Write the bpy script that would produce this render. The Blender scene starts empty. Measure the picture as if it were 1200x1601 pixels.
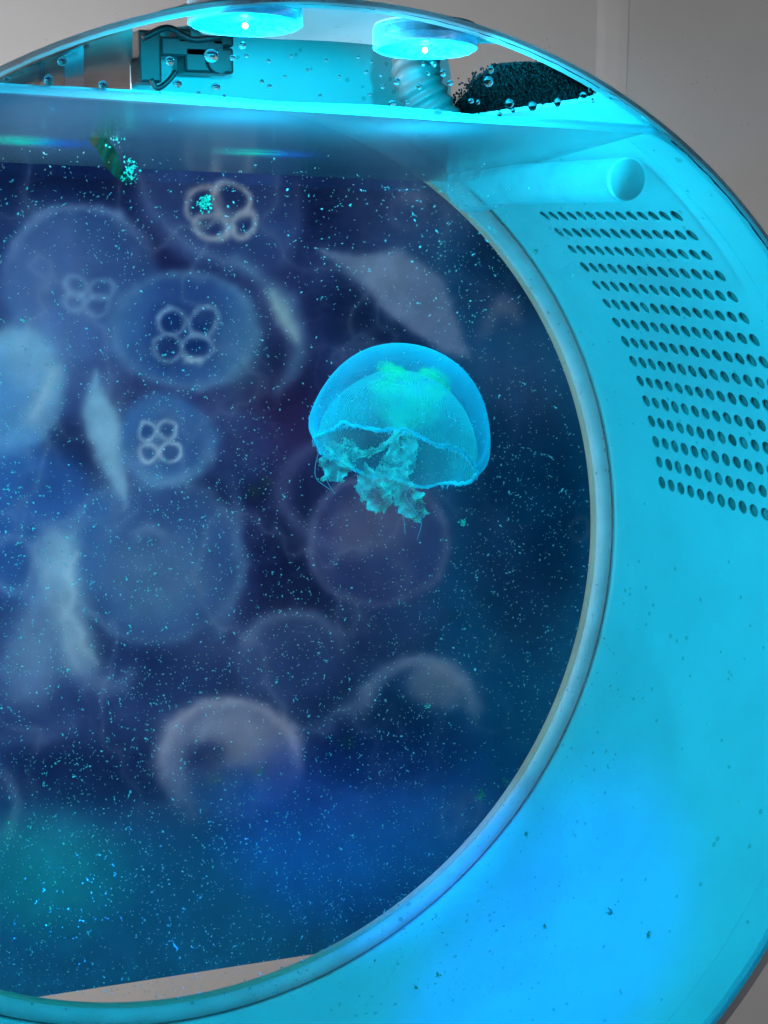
import bpy, bmesh, math, random
import numpy as np
from mathutils import Vector, Matrix, noise

random.seed(7)
rng = np.random.default_rng(7)
S = 0.25                     # metres per drum radius: the drum is half a metre across
sc = bpy.context.scene
col = sc.collection

# ------------------------------------------------------------------ camera
YAW, PITCH = 0.38905, -0.20159
CAM = np.array([-0.7230, -1.9489, 0.7127])
FPX = 2274.1                 # focal length in pixels of the 1200 wide photograph
FW = np.array([math.sin(YAW)*math.cos(PITCH), math.cos(YAW)*math.cos(PITCH), math.sin(PITCH)])
RT = np.cross(FW, [0, 0, 1]); RT /= np.linalg.norm(RT)
UP = np.cross(RT, FW)
cam_d = bpy.data.cameras.new('camera')
cam_o = bpy.data.objects.new('camera', cam_d); col.objects.link(cam_o)
cam_d.sensor_fit = 'HORIZONTAL'; cam_d.sensor_width = 36.0
cam_d.lens = FPX/1200*36.0
cam_d.clip_start = 0.01; cam_d.clip_end = 50
m = Matrix.Identity(4)
for i in range(3):
    m[i][0] = RT[i]; m[i][1] = UP[i]; m[i][2] = -FW[i]; m[i][3] = CAM[i]*S
cam_o.matrix_world = m
sc.camera = cam_o

# ------------------------------------------------------------------ world, exposure
w = bpy.data.worlds.new('World'); sc.world = w; w.use_nodes = True
bg = w.node_tree.nodes['Background']
bg.inputs['Color'].default_value = (0.50, 0.52, 0.56, 1); bg.inputs['Strength'].default_value = 0.007
sc.view_settings.view_transform = 'Standard'; sc.view_settings.look = 'None'
sc.view_settings.exposure = 0.0; sc.view_settings.gamma = 1.0
sc.view_settings.use_curve_mapping = False
sc.render.engine = 'CYCLES'
sc.cycles.use_denoising = True
sc.cycles.max_bounces = 7; sc.cycles.diffuse_bounces = 3; sc.cycles.glossy_bounces = 3
sc.cycles.transmission_bounces = 5; sc.cycles.transparent_max_bounces = 24
sc.cycles.use_adaptive_sampling = True; sc.cycles.adaptive_threshold = 0.03
sc.cycles.sample_clamp_indirect = 4.0
sc.cycles.blur_glossy = 0.5

# ------------------------------------------------------------------ lights
CYAN = (0.0, 0.68, 1.0)
def lamp(name, kind, loc, target, power, color, **kw):
    d = bpy.data.lights.new(name, kind); d.energy = power; d.color = color
    for k, v in kw.items(): setattr(d, k, v)
    o = bpy.data.objects.new(name, d); col.objects.link(o)
    o.location = Vector(loc)*S
    dr = (Vector(target)-Vector(loc)).normalized()
    o.rotation_euler = dr.to_track_quat('-Z', 'Y').to_euler()
    return o
# added cyan fill, unseen at the far left inside the drum, washing over the bowl
lamp('cyan_fill_light', 'AREA', (-0.90, 0.42, 0.22), (0.7, 0.40, 0.15), 1.30, CYAN, shape='RECTANGLE', size=0.55*S, size_y=0.7*S)
# the two lamps in the lid: the light sits at the emitter of each disc
LAMPS = []
# blue and green accent diodes on the left wall low in the drum
lamp('blue_accent_light', 'SPOT', (-0.72, 0.12, -0.30), (0.64, 0.46, -0.75), 5.8, (0.0, 0.08, 1.0), spot_size=math.radians(32), spot_blend=1.0, shadow_soft_size=0.01)
lamp('blue_back_light', 'SPOT', (-0.72, 0.10, -0.35), (0.40, 0.93, -0.66), 17.0, (0.0, 0.22, 1.0), spot_size=math.radians(24), spot_blend=1.0, shadow_soft_size=0.01)
lamp('green_back_light', 'SPOT', (-0.80, 0.15, -0.30), (-0.31, 0.93, -0.62), 9.0, (0.0, 1.0, 0.30), spot_size=math.radians(20), spot_blend=1.0, shadow_soft_size=0.01)
# room lighting behind the tank at the left, a narrow beam falling on the grey wall and the back of the backdrop
lamp('room_light', 'AREA', (-4.6, 1.90, 0.1), (-2.33, 2.30, 0.1), 3.6, (0.90, 0.96, 1.0), shape='RECTANGLE', size=0.35*S, size_y=1.6*S, spread=math.radians(32))
# added unseen fill at the left, aimed through the back slot onto the window bead
lamp('bead_fill_light', 'AREA', (-4.6, 0.972, 0.0), (0.95, 0.84, -0.1), 30.0, (1.0, 0.93, 0.86), shape='RECTANGLE', size=0.05*S, size_y=0.9*S)
# added unseen fill from low right in front, aimed at the cradle
lamp('cradle_fill_light', 'AREA', (4.2, -2.2, -2.6), (0.75, 0.0, -0.65), 2.6, (0.95, 0.97, 1.0), shape='RECTANGLE', size=1*S, size_y=1*S)

# ------------------------------------------------------------------ helpers
def raydir(px, py):
    return FW + (px-600)/FPX*RT - (py-800.5)/FPX*UP
def at(px, py, y):
    """point at depth y (drum radii behind the front pane) seen at a pixel of the photograph"""
    d = raydir(px, py); t = (y-CAM[1])/d[1]
    return Vector(CAM + d*t)
def atcyl(px, py, R=0.977):
    d = raydir(px, py)
    a = d[0]**2+d[2]**2; b = 2*(CAM[0]*d[0]+CAM[2]*d[2]); c = CAM[0]**2+CAM[2]**2-R*R
    t = (-b+math.sqrt(max(0, b*b-4*a*c)))/(2*a)
    return Vector(CAM + d*t)
def project(P):
    D = np.asarray(P, float)-CAM; z = D@FW
    return 600+FPX*(D@RT)/z, 800.5-FPX*(D@UP)/z

def link(name, verts, faces, mat, parent=None, smooth=False, loc=None):
    me = bpy.data.meshes.new(name)
    me.from_pydata([(v[0]*S, v[1]*S, v[2]*S) for v in verts], [], [tuple(f) for f in faces])
    me.validate(); me.update()
    if mat: me.materials.append(mat)
    if smooth: me.polygons.foreach_set('use_smooth', [True]*len(me.polygons))
    o = bpy.data.objects.new(name, me); col.objects.link(o)
    if parent: o.parent = parent
    if loc is not None: o.location = Vector(loc)*S
    return o
def empty(name, loc=(0, 0, 0)):
    o = bpy.data.objects.new(name, None); col.objects.link(o); o.location = Vector(loc)*S
    o.empty_display_size = 0.02
    return o
def tag(o, label=None, cat=None, group=None, kind=None):
    if label: o['label'] = label
    if cat: o['category'] = cat
    if group: o['group'] = group
    if kind: o['kind'] = kind
    return o

class MB:
    def __init__(s): s.v = []; s.f = []
    def add(s, v, f):
        n = len(s.v); s.v += [tuple(p) for p in v]; s.f += [tuple(i+n for i in q) for q in f]
    def box(s, c, h, rot=None):
        P = []
        for dx in (-1, 1):
            for dy in (-1, 1):
                for dz in (-1, 1):
                    p = Vector((dx*h[0], dy*h[1], dz*h[2]))
                    if rot: p = rot @ p
                    P.append(p+Vector(c))
        s.add(P, [(0,1,3,2),(4,6,7,5),(0,4,5,1),(2,3,7,6),(0,2,6,4),(1,5,7,3)])
    def revolve(s, prof, n, frame, close=False):
        """prof: list of (r, h); frame: (origin, axis, e1, e2)"""
        o, ax, e1, e2 = frame; v = []
        for r, h in prof:
            for k in range(n):
                a = 2*math.pi*k/n
                v.append(o+ax*h+(e1*math.cos(a)+e2*math.sin(a))*r)
        f = []
        for i in range(len(prof)-1):
            for k in range(n):
                f.append((i*n+k, i*n+(k+1) % n, (i+1)*n+(k+1) % n, (i+1)*n+k))
        if close:
            f.append(tuple(range(n-1, -1, -1))); f.append(tuple((len(prof)-1)*n+k for k in range(n)))
        s.add(v, f)
    def sweep(s, prof, a0, a1, n):
        m = len(prof); v = []
        for k in range(n+1):
            t = a0+(a1-a0)*k/n
            v += [cylp(t, y, r) for r, y in prof]
        f = []
        for k in range(n):
            for i in range(m): f.append((k*m+i, k*m+(i+1) % m, (k+1)*m+(i+1) % m, (k+1)*m+i))
        f += [tuple(range(m-1, -1, -1)), tuple(n*m+i for i in range(m))]
        s.add(v, f)
    def tube(s, pts, rad, n=8, caps=True):
        pts = [Vector(p) for p in pts]; v = []
        prev = None
        for i, p in enumerate(pts):
            t = (pts[min(i+1, len(pts)-1)]-pts[max(i-1, 0)]).normalized()
            ref = prev if prev is not None else (Vector((0, 0, 1)) if abs(t.z) < .9 else Vector((1, 0, 0)))
            e1 = (ref-t*ref.dot(t)).normalized(); prev = e1; e2 = t.cross(e1)
            r = rad[i] if hasattr(rad, '__len__') else rad
            for k in range(n):
                a = 2*math.pi*k/n; v.append(p+(e1*math.cos(a)+e2*math.sin(a))*r)
        f = []
        for i in range(len(pts)-1):
            for k in range(n): f.append((i*n+k, i*n+(k+1) % n, (i+1)*n+(k+1) % n, (i+1)*n+k))
        if caps: f.append(tuple(range(n-1, -1, -1))); f.append(tuple((len(pts)-1)*n+k for k in range(n)))
        s.add(v, f)
    def octa(s, c, a, b, cc):
        c = Vector(c)
        s.add([c+a, c-a, c+b, c-b, c+cc, c-cc], [(0,2,4),(2,1,4),(1,3,4),(3,0,4),(2,0,5),(1,2,5),(3,1,5),(0,3,5)])
    def build(s, name, mat, parent=None, smooth=False, loc=None):
        return link(name, s.v, s.f, mat, parent, smooth, loc)

def frame(o, ax):
    ax = Vector(ax).normalized(); ref = Vector((0, 1, 0)) if abs(ax.y) < .9 else Vector((1, 0, 0))
    e1 = (ref-ax*ref.dot(ax)).normalized(); return (Vector(o), ax, e1, ax.cross(e1))
def rvec(l=1.0):
    v = Vector(rng.normal(size=3)); return v.normalized()*l
def catmull(P, n):
    P = [Vector(p) for p in P]; P = [P[0]*2-P[1]]+P+[P[-1]*2-P[-2]]; out = []
    for i in range(1, len(P)-2):
        for k in range(n):
            t = k/n
            out.append(0.5*((2*P[i])+(P[i+1]-P[i-1])*t+(2*P[i-1]-5*P[i]+4*P[i+1]-P[i+2])*t*t+(3*P[i]-P[i-1]-3*P[i+1]+P[i+2])*t**3))
    out.append(P[-2]); return out

# ------------------------------------------------------------------ materials
def newmat(name):
    mt = bpy.data.materials.new(name); mt.use_nodes = True
    nt = mt.node_tree; nt.nodes.clear()
    out = nt.nodes.new('ShaderNodeOutputMaterial')
    return mt, nt, out
def N(nt, typ, **kw):
    n = nt.nodes.new(typ)
    for k, v in kw.items():
        if k in n.inputs: n.inputs[k].default_value = v
        else: setattr(n, k, v)
    return n
def L(nt, a, b): nt.links.new(a, b)
def c4(c): return (c[0], c[1], c[2], 1)
def ramp(nt, fac, stops):
    r = nt.nodes.new('ShaderNodeValToRGB'); e = r.color_ramp.elements
    while len(e) < len(stops): e.new(0.5)
    for k, (p, c) in enumerate(stops): e[k].position = p; e[k].color = c4(c) if hasattr(c, '__len__') else (c, c, c, 1)
    L(nt, fac, r.inputs['Fac']); return r.outputs['Color']
def plastic(name, color, rough=0.4, specks=0.0, spk_col=(0.1, 0.16, 0.08), mottle=0.06, scale=30, spec=0.4, trans=0.0, bump=0.0):
    mt, nt, out = newmat(name)
    tc = N(nt, 'ShaderNodeTexCoord')
    nz = N(nt, 'ShaderNodeTexNoise', Scale=scale, Detail=4.0); L(nt, tc.outputs['Object'], nz.inputs['Vector'])
    d = [max(0, c*(1-mottle)) for c in color]; u = [min(1, c*(1+mottle)) for c in color]
    cc = ramp(nt, nz.outputs['Fac'], [(0.3, d), (0.7, u)])
    if specks > 0:
        vz = N(nt, 'ShaderNodeTexVoronoi', Scale=220.0); L(nt, tc.outputs['Object'], vz.inputs['Vector'])
        n2 = N(nt, 'ShaderNodeTexNoise', Scale=14.0, Detail=3.0); L(nt, tc.outputs['Object'], n2.inputs['Vector'])
        thr = N(nt, 'ShaderNodeMath', operation='MULTIPLY'); L(nt, n2.outputs['Fac'], thr.inputs[0]); thr.inputs[1].default_value = specks
        lt = N(nt, 'ShaderNodeMath', operation='LESS_THAN'); L(nt, vz.outputs['Distance'], lt.inputs[0]); L(nt, thr.outputs[0], lt.inputs[1])
        wn = N(nt, 'ShaderNodeTexWhiteNoise'); L(nt, vz.outputs['Position'], wn.inputs['Vector'])
        l2 = N(nt, 'ShaderNodeMath', operation='LESS_THAN'); L(nt, wn.outputs['Value'], l2.inputs[0]); l2.inputs[1].default_value = 0.10
        mm = N(nt, 'ShaderNodeMath', operation='MULTIPLY'); L(nt, lt.outputs[0], mm.inputs[0]); L(nt, l2.outputs[0], mm.inputs[1])
        mf = N(nt, 'ShaderNodeMath', operation='MULTIPLY'); L(nt, mm.outputs[0], mf.inputs[0]); mf.inputs[1].default_value = 0.35
        mx = N(nt, 'ShaderNodeMixRGB'); L(nt, mf.outputs[0], mx.inputs['Fac']); L(nt, cc, mx.inputs['Color1']); mx.inputs['Color2'].default_value = c4(spk_col)
        cc = mx.outputs['Color']
    p = N(nt, 'ShaderNodeBsdfPrincipled'); L(nt, cc, p.inputs['Base Color'])
    p.inputs['Roughness'].default_value = rough; p.inputs['Specular IOR Level'].default_value = spec
    if bump > 0:
        b = N(nt, 'ShaderNodeBump', Strength=bump, Distance=0.002); L(nt, nz.outputs['Fac'], b.inputs['Height']); L(nt, b.outputs['Normal'], p.inputs['Normal'])
    sh = p.outputs[0]
    if trans > 0:
        t = N(nt, 'ShaderNodeBsdfTranslucent'); L(nt, cc, t.inputs['Color'])
        ms = N(nt, 'ShaderNodeMixShader', Fac=trans); L(nt, sh, ms.inputs[1]); L(nt, t.outputs[0], ms.inputs[2]); sh = ms.outputs[0]
    L(nt, sh, out.inputs['Surface']); return mt
def sheet(name, ior=1.45, rough=0.02, tint=(1, 1, 1), cap=1.0, ripple=0.0, rscale=20, haze=0.0):
    """thin clear sheet: what is not reflected passes straight through"""
    mt, nt, out = newmat(name)
    fr = N(nt, 'ShaderNodeFresnel', IOR=ior)
    mn = N(nt, 'ShaderNodeMath', operation='MINIMUM'); L(nt, fr.outputs[0], mn.inputs[0]); mn.inputs[1].default_value = cap
    if ripple > 0:      # a water surface mirrors when seen at a shallow angle from either side
        lw = N(nt, 'ShaderNodeLayerWeight', Blend=0.5)
        mn = N(nt, 'ShaderNodeMapRange', interpolation_type='SMOOTHSTEP'); L(nt, lw.outputs['Facing'], mn.inputs['Value'])
        mn.inputs['From Min'].default_value = .76; mn.inputs['From Max'].default_value = .88; mn.inputs['To Min'].default_value = .02; mn.inputs['To Max'].default_value = cap
    tr = N(nt, 'ShaderNodeBsdfTransparent', Color=c4(tint)); gl = N(nt, 'ShaderNodeBsdfGlossy', Roughness=rough)
    if ripple > 0:
        tc = N(nt, 'ShaderNodeTexCoord'); nz = N(nt, 'ShaderNodeTexNoise', Scale=rscale, Detail=2.0); L(nt, tc.outputs['Object'], nz.inputs['Vector'])
        b = N(nt, 'ShaderNodeBump', Strength=ripple, Distance=0.004); L(nt, nz.outputs['Fac'], b.inputs['Height']); L(nt, b.outputs['Normal'], gl.inputs['Normal'])
    ms = N(nt, 'ShaderNodeMixShader'); L(nt, mn.outputs[0], ms.inputs['Fac']); L(nt, tr.outputs[0], ms.inputs[1]); L(nt, gl.outputs[0], ms.inputs[2])
    sh = ms.outputs[0]
    if haze:            # grey-blue colour mixed in for the haze over the mirrored band
        df = N(nt, 'ShaderNodeBsdfDiffuse', Color=(0.40, 0.50, 0.60, 1)); tl = N(nt, 'ShaderNodeBsdfTranslucent', Color=(0.40, 0.50, 0.60, 1))
        m1 = N(nt, 'ShaderNodeMixShader', Fac=.5); L(nt, df.outputs[0], m1.inputs[1]); L(nt, tl.outputs[0], m1.inputs[2])
        m2 = N(nt, 'ShaderNodeMixShader', Fac=haze); L(nt, sh, m2.inputs[1]); L(nt, m1.outputs[0], m2.inputs[2]); sh = m2.outputs[0]
    L(nt, sh, out.inputs['Surface']); return mt
def tissue(name, color, lo, hi, power=2.0, streak=0.0, streak_n=90, noise_amt=0.0, nscale=60, gloss=0.04):
    """thin jelly: coverage rises where the sheet is seen edge on"""
    mt, nt, out = newmat(name)
    lw = N(nt, 'ShaderNodeLayerWeight', Blend=0.5)
    pw = N(nt, 'ShaderNodeMath', operation='POWER'); L(nt, lw.outputs['Facing'], pw.inputs[0]); pw.inputs[1].default_value = power
    mr = N(nt, 'ShaderNodeMapRange'); L(nt, pw.outputs[0], mr.inputs['Value']); mr.inputs['To Min'].default_value = lo; mr.inputs['To Max'].default_value = hi
    fac = mr.outputs[0]
    tc = N(nt, 'ShaderNodeTexCoord')
    if streak > 0:
        sx = N(nt, 'ShaderNodeSeparateXYZ'); L(nt, tc.outputs['Object'], sx.inputs[0])
        a = N(nt, 'ShaderNodeMath', operation='ARCTAN2'); L(nt, sx.outputs['Y'], a.inputs[0]); L(nt, sx.outputs['X'], a.inputs[1])
        n1 = N(nt, 'ShaderNodeTexNoise', Scale=40.0, Detail=2.0); L(nt, tc.outputs['Object'], n1.inputs['Vector'])
        jj = N(nt, 'ShaderNodeMath', operation='MULTIPLY_ADD'); L(nt, n1.outputs['Fac'], jj.inputs[0]); jj.inputs[1].default_value = 0.12; L(nt, a.outputs[0], jj.inputs[2])
        k = N(nt, 'ShaderNodeMath', operation='MULTIPLY'); L(nt, jj.outputs[0], k.inputs[0]); k.inputs[1].default_value = streak_n
        s_ = N(nt, 'ShaderNodeMath', operation='SINE'); L(nt, k.outputs[0], s_.inputs[0])
        m2 = N(nt, 'ShaderNodeMapRange'); L(nt, s_.outputs[0], m2.inputs['Value']); m2.inputs['From Min'].default_value = -1
        m2.inputs['To Min'].default_value = 1-streak; m2.inputs['To Max'].default_value = 1+streak
        mu = N(nt, 'ShaderNodeMath', operation='MULTIPLY'); L(nt, fac, mu.inputs[0]); L(nt, m2.outputs[0], mu.inputs[1]); fac = mu.outputs[0]
    if noise_amt > 0:
        nz = N(nt, 'ShaderNodeTexNoise', Scale=nscale, Detail=4.0); L(nt, tc.outputs['Object'], nz.inputs['Vector'])
        m3 = N(nt, 'ShaderNodeMapRange'); L(nt, nz.outputs['Fac'], m3.inputs['Value']); m3.inputs['From Min'].default_value = .3; m3.inputs['From Max'].default_value = .7
        m3.inputs['To Min'].default_value = 1-noise_amt; m3.inputs['To Max'].default_value = 1+noise_amt
        mu = N(nt, 'ShaderNodeMath', operation='MULTIPLY'); L(nt, fac, mu.inputs[0]); L(nt, m3.outputs[0], mu.inputs[1]); fac = mu.outputs[0]
    cl = N(nt, 'ShaderNodeClamp'); L(nt, fac, cl.inputs['Value'])
    di = N(nt, 'ShaderNodeBsdfDiffuse', Color=c4(color)); tl = N(nt, 'ShaderNodeBsdfTranslucent', Color=c4(color))
    mb = N(nt, 'ShaderNodeMixShader', Fac=0.5); L(nt, di.outputs[0], mb.inputs[1]); L(nt, tl.outputs[0], mb.inputs[2])
    tr = N(nt, 'ShaderNodeBsdfTransparent')
    ms = N(nt, 'ShaderNodeMixShader'); L(nt, cl.outputs[0], ms.inputs['Fac']); L(nt, tr.outputs[0], ms.inputs[1]); L(nt, mb.outputs[0], ms.inputs[2])
    L(nt, ms.outputs[0], out.inputs['Surface']); return mt
def glow_tissue(name, color, hi, power, noise_amt, nscale):
    """soft lump: dense in the middle, thinning to nothing at its outline"""
    mt = tissue(name, color, hi, 0.0, power, noise_amt=noise_amt, nscale=nscale); return mt
def emit(name, color, s):
    mt, nt, out = newmat(name); e = N(nt, 'ShaderNodeEmission', Color=c4(color), Strength=s); L(nt, e.outputs[0], out.inputs['Surface']); return mt
def clear(name, ior=1.4, rough=0.03, tint=(1, 1, 1)):
    mt, nt, out = newmat(name)
    g = N(nt, 'ShaderNodeBsdfGlass', IOR=ior, Roughness=rough, Color=c4(tint)); L(nt, g.outputs[0], out.inputs['Surface']); return mt

M_white = plastic('white_acrylic', (0.63, 0.66, 0.67), rough=0.55, specks=0.42, mottle=0.045, scale=25, spec=0.12)
M_pipe = None
M_cap = plastic('grey_cap', (0.85, 0.87, 0.88), rough=0.5, specks=0.7, mottle=0.06)
M_gasket = plastic('grey_silicone', (0.80, 0.82, 0.84), rough=0.45, specks=0.5, mottle=0.08, scale=60, trans=0.45)
M_holebacking = plastic('dark_backing', (0.20, 0.225, 0.22), rough=0.9, mottle=0.5, scale=120)
M_rim = plastic('acrylic_rim', (0.72, 0.75, 0.78), rough=0.25, trans=0.5)
M_stand = plastic('grey_stand', (0.42, 0.44, 0.50), rough=0.5)
M_glass = sheet('front_glass', 1.35, 0.0)
M_bglass = sheet('back_glass', 1.10, 0.02)
M_water = sheet('water', 1.33, 0.26, cap=0.93, ripple=0.2, rscale=14, haze=0.10)
M_black = plastic('black_plastic', (0.03, 0.035, 0.04), rough=0.35, mottle=0.3)
M_sponge = plastic('black_sponge', (0.006, 0.006, 0.007), rough=0.95, mottle=0.5, scale=90, spec=0.1)
M_hose = plastic('grey_hose', (0.13, 0.14, 0.145), rough=0.45)
M_wall = plastic('painted_wall', (0.57, 0.57, 0.575), rough=0.7, mottle=0.07, scale=5, specks=0.3, bump=0.05)
M_post = plastic('white_trim', (0.64, 0.64, 0.645), rough=0.6)

M_pipe = tissue('clear_pipe', (0.75, 0.88, 0.92), 0.20, 0.52, 1.3, noise_amt=0.15, nscale=60)
# ------------------------------------------------------------------ setting: wall behind
# (gravity leans a little against the drum's axis, as water line and backdrop show)
def water_z(x, y): return 0.851-0.033*x-0.066*y
WN = Vector((0.033, 0.066, 1)).normalized()
YW = 2.3
wall = link('wall', [(-4, YW, -3), (4.5, YW, -3), (4.5, YW, 4), (-4, YW, 4)], [(0, 1, 2, 3)], M_wall)
tag(wall, kind='structure')

# ------------------------------------------------------------------ the tank
DEP = 0.847
tank = empty('jellyfish_tank', (0, 0, -1.0))
tag(tank, 'white drum-shaped jellyfish tank glowing cyan inside, with round window and perforated side', 'aquarium')
T0 = Vector((0, 0, 1.0))     # children are built in drum coordinates; the empty stands at the drum's lowest point
def tpart(o, parent=None):
    o.parent = parent or tank
    if parent is None: o.location = o.location+T0*S
    return o
rad = math.radians
TH0, DTH, Y0, DY = 0.81277, 0.046415, 0.62216, 0.035325
NR, NC, RH = 15, 14, 0.0133
pt0, pt1 = TH0-DTH*(NR-0.5), TH0+DTH*0.5
py0, py1 = Y0-DY*(NC-0.5), Y0+DY*0.5
h0, h1 = rad(64.2), rad(132)
HY = 0.022
def cylp(t, y, r): return (r*math.cos(t), y, r*math.sin(t))
def shell(r0, r1, cells_skip, tb, yb, nseg=2.0):
    """curved wall between two radii over a grid of angles and depths, closed at every free edge"""
    mb = MB()
    def div(b, step):
        o = []
        for a, c in zip(b[:-1], b[1:]):
            n = max(1, int(math.ceil((c-a)/step)));
            o += [a+(c-a)*k/n for k in range(n)]
        return o+[b[-1]]
    T = div(tb, rad(nseg)); Y = div(yb, 0.2)
    solid = lambda i, j: 0 <= j < len(Y)-1 and not cells_skip(0.5*(T[i % (len(T)-1)]+T[i % (len(T)-1)+1]), 0.5*(Y[j]+Y[j+1]))
    nt_ = len(T)-1
    for i in range(nt_):
        for j in range(len(Y)-1):
            if not solid(i, j): continue
            a, b, c, d = T[i], T[i+1], Y[j], Y[j+1]
            A = [cylp(a, c, r0), cylp(b, c, r0), cylp(b, d, r0), cylp(a, d, r0)]
            B = [cylp(a, c, r1), cylp(b, c, r1), cylp(b, d, r1), cylp(a, d, r1)]
            mb.add(A, [(0, 1, 2, 3)]); mb.add(B, [(3, 2, 1, 0)])
            if not solid((i-1) % nt_, j): mb.add([A[0], A[3], B[3], B[0]], [(0, 1, 2, 3)])
            if not solid((i+1) % nt_, j): mb.add([A[1], B[1], B[2], A[2]], [(0, 1, 2, 3)])
            if not solid(i, j-1): mb.add([A[0], B[0], B[1], A[1]], [(0, 1, 2, 3)])
            if not solid(i, j+1): mb.add([A[3], A[2], B[2], B[3]], [(0, 1, 2, 3)])
    return mb
def weld(o):
    bm = bmesh.new(); bm.from_mesh(o.data); bmesh.ops.remove_doubles(bm, verts=bm.verts, dist=1e-6)
    bmesh.ops.recalc_face_normals(bm, faces=bm.faces); bm.to_mesh(o.data); bm.free(); return o
def autosmooth(o, ang=35):
    bm = bmesh.new(); bm.from_mesh(o.data)
    for f in bm.faces: f.smooth = True
    for e in bm.edges: e.smooth = (len(e.link_faces) == 2 and e.calc_face_angle(0) < math.radians(ang))
    bm.to_mesh(o.data); bm.free(); return o
inside = lambda t, a, b: a-1e-6 < t < b+1e-6
skip = lambda t, y: (inside(t, pt0, pt1) and inside(y, py0, py1)) or inside(t, h0, h1)
t_start = pt0-rad(60)
TB = [t_start, pt0, pt1, h0, h1, t_start+2*math.pi]
# flared lip of the drum just behind the front pane
LIP = 0.075
mb_lip = MB(); nl = 200; v = []; f = []
for i in range(nl+1):
    t = h1+(h0+2*math.pi-h1)*i/nl
    v += [cylp(t, .0115, .9935), cylp(t, .035, .9850), cylp(t, LIP, .9770), cylp(t, LIP, .9925), cylp(t, .0115, .9945)]
for i in range(nl):
    for k in range(5): f.append((5*i+k, 5*i+(k+1) % 5, 5*i+5+(k+1) % 5, 5*i+5+k))
f += [(4, 3, 2, 1, 0), tuple(5*nl+k for k in range(5))]
mb_lip.add(v, f); tpart(autosmooth(weld(mb_lip.build('front_lip', M_white)), 30))
wallm = shell(0.977, 0.985, skip, TB, [LIP+.0005, py0, py1, DEP]).build('drum_wall', M_white)
tpart(autosmooth(weld(wallm)))
# outer casing round the drum, open at the hatch
cas = shell(0.9935, 1.0, lambda t, y: inside(t, h0, h1), TB, [HY, 0.3, 0.6, DEP+0.01]).build('casing', M_rim)
tpart(autosmooth(weld(cas)))
# the perforated overflow screen: every hole is cut through
mb = MB(); K = 16
def perforated(mb, r0, r1):
    for i in range(NR):
        for j in range(NC):
            tc_, yc_ = TH0-DTH*i, Y0-DY*j
            ht, hy = DTH/2, DY/2
            rt = RH/0.977*random.uniform(.94, 1.05)
            ring_i, ring_o, sq = [], [], []
            for k in range(K):
                a = 2*math.pi*(k+.5)/K
                ca, sa = math.cos(a), math.sin(a)
                ring_i.append(cylp(tc_+rt*sa, yc_+RH*ca, r0)); ring_o.append(cylp(tc_+rt*sa, yc_+RH*ca, r1))
                s_ = 1/max(abs(ca), abs(sa))
                sq.append(cylp(tc_+ht*sa*s_, yc_+hy*ca*s_, r0))
            v = ring_i+ring_o+sq; f = []
            for k in range(K):
                k2 = (k+1) % K
                f.append((k, k2, 2*K+k2, 2*K+k)); f.append((k, K+k, K+k2, k2))
            # the four square corners between the ray points
            mb.add(v, f)
            for k in range(K):
                k2 = (k+1) % K
                p, q = Vector(v[2*K+k]), Vector(v[2*K+k2])
                a1, a2 = 2*math.pi*(k+.5)/K, 2*math.pi*(k+1.5)/K
                o1 = abs(math.cos(a1)) > abs(math.sin(a1)); o2 = abs(math.cos(a2)) > abs(math.sin(a2))
                if o1 != o2:
                    am = (a1+a2)/2
                    c_ = cylp(tc_+ht*math.copysign(1, math.sin(am)), yc_+hy*math.copysign(1, math.cos(am)), r0)
                    mb.add([p, q, c_], [(0, 1, 2)])
perforated(mb, 0.977, 0.9802)
tpart(weld(mb.build('perforated_screen', M_white)))
# dark sheet behind the screen; its colour makes the holes look dim
mb = MB(); n = 30
v = []; f = []
for i in range(n+1):
    for j in (0, 1): v.append(cylp(pt0+.001+(pt1-pt0-.002)*i/n, (py0+.001, py1-.001)[j], 0.9825))
for i in range(n): f.append((2*i, 2*i+2, 2*i+3, 2*i+1))
mb.add(v, f); tpart(mb.build('hole_backing', M_holebacking, smooth=True))
# front rim and front pane
YF = frame((0, 0, 0), (0, 1, 0))
mb = MB(); mb.revolve([(0.9945, -0.003), (0.9995, -0.004), (1.001, -0.002), (1.001, 0.0225), (0.9900, 0.0225), (0.9945, -0.003)], 180, YF)
tpart(autosmooth(weld(mb.build('front_rim', M_rim))))
mb = MB(); mb.revolve([(0.0005, 0.004), (0.9925, 0.004), (0.9925, 0.010)], 120, YF)
tpart(mb.build('front_pane', M_glass))
# back: round window with its rounded silicone bead, against a back ring
mb = MB(); nb = 14
prof = []
for k in range(nb+1):
    a = math.pi*k/nb
    prof.append((0.9573-0.0193*math.cos(a), DEP-0.002-0.024*math.sin(a)))
prof = [(0.9382, DEP+0.012)]+prof+[(0.9766, DEP+0.012)]
mb.sweep(prof, rad(130), rad(360+78), 190)
gk = mb.build('gasket', M_gasket, smooth=True); tpart(gk)
tag(gk, 'rounded grey silicone bead round the back window')
mb = MB(); mb.sweep([(0.952, DEP+0.0125), (0.9985, DEP+0.0125), (0.9985, DEP+0.03), (0.952, DEP+0.03)], rad(130), rad(360+78), 120)
tpart(autosmooth(weld(mb.build('back_ring', M_rim))))
mb = MB(); mb.revolve([(0.0005, DEP+0.013), (0.951, DEP+0.013), (0.951, DEP+0.021)], 120, YF)
tpart(mb.build('back_pane', M_bglass))
M_edge = plastic('raw_acrylic_edge', (0.85, 0.72, 0.60), rough=0.3, trans=0.7)
mb = MB(); mb.sweep([(0.9345, DEP-.004), (0.9400, DEP-.008), (0.9400, DEP+.012), (0.9345, DEP+.012)], rad(130), rad(360+78), 190)
tpart(autosmooth(mb.build('window_edge', M_edge)))
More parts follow.
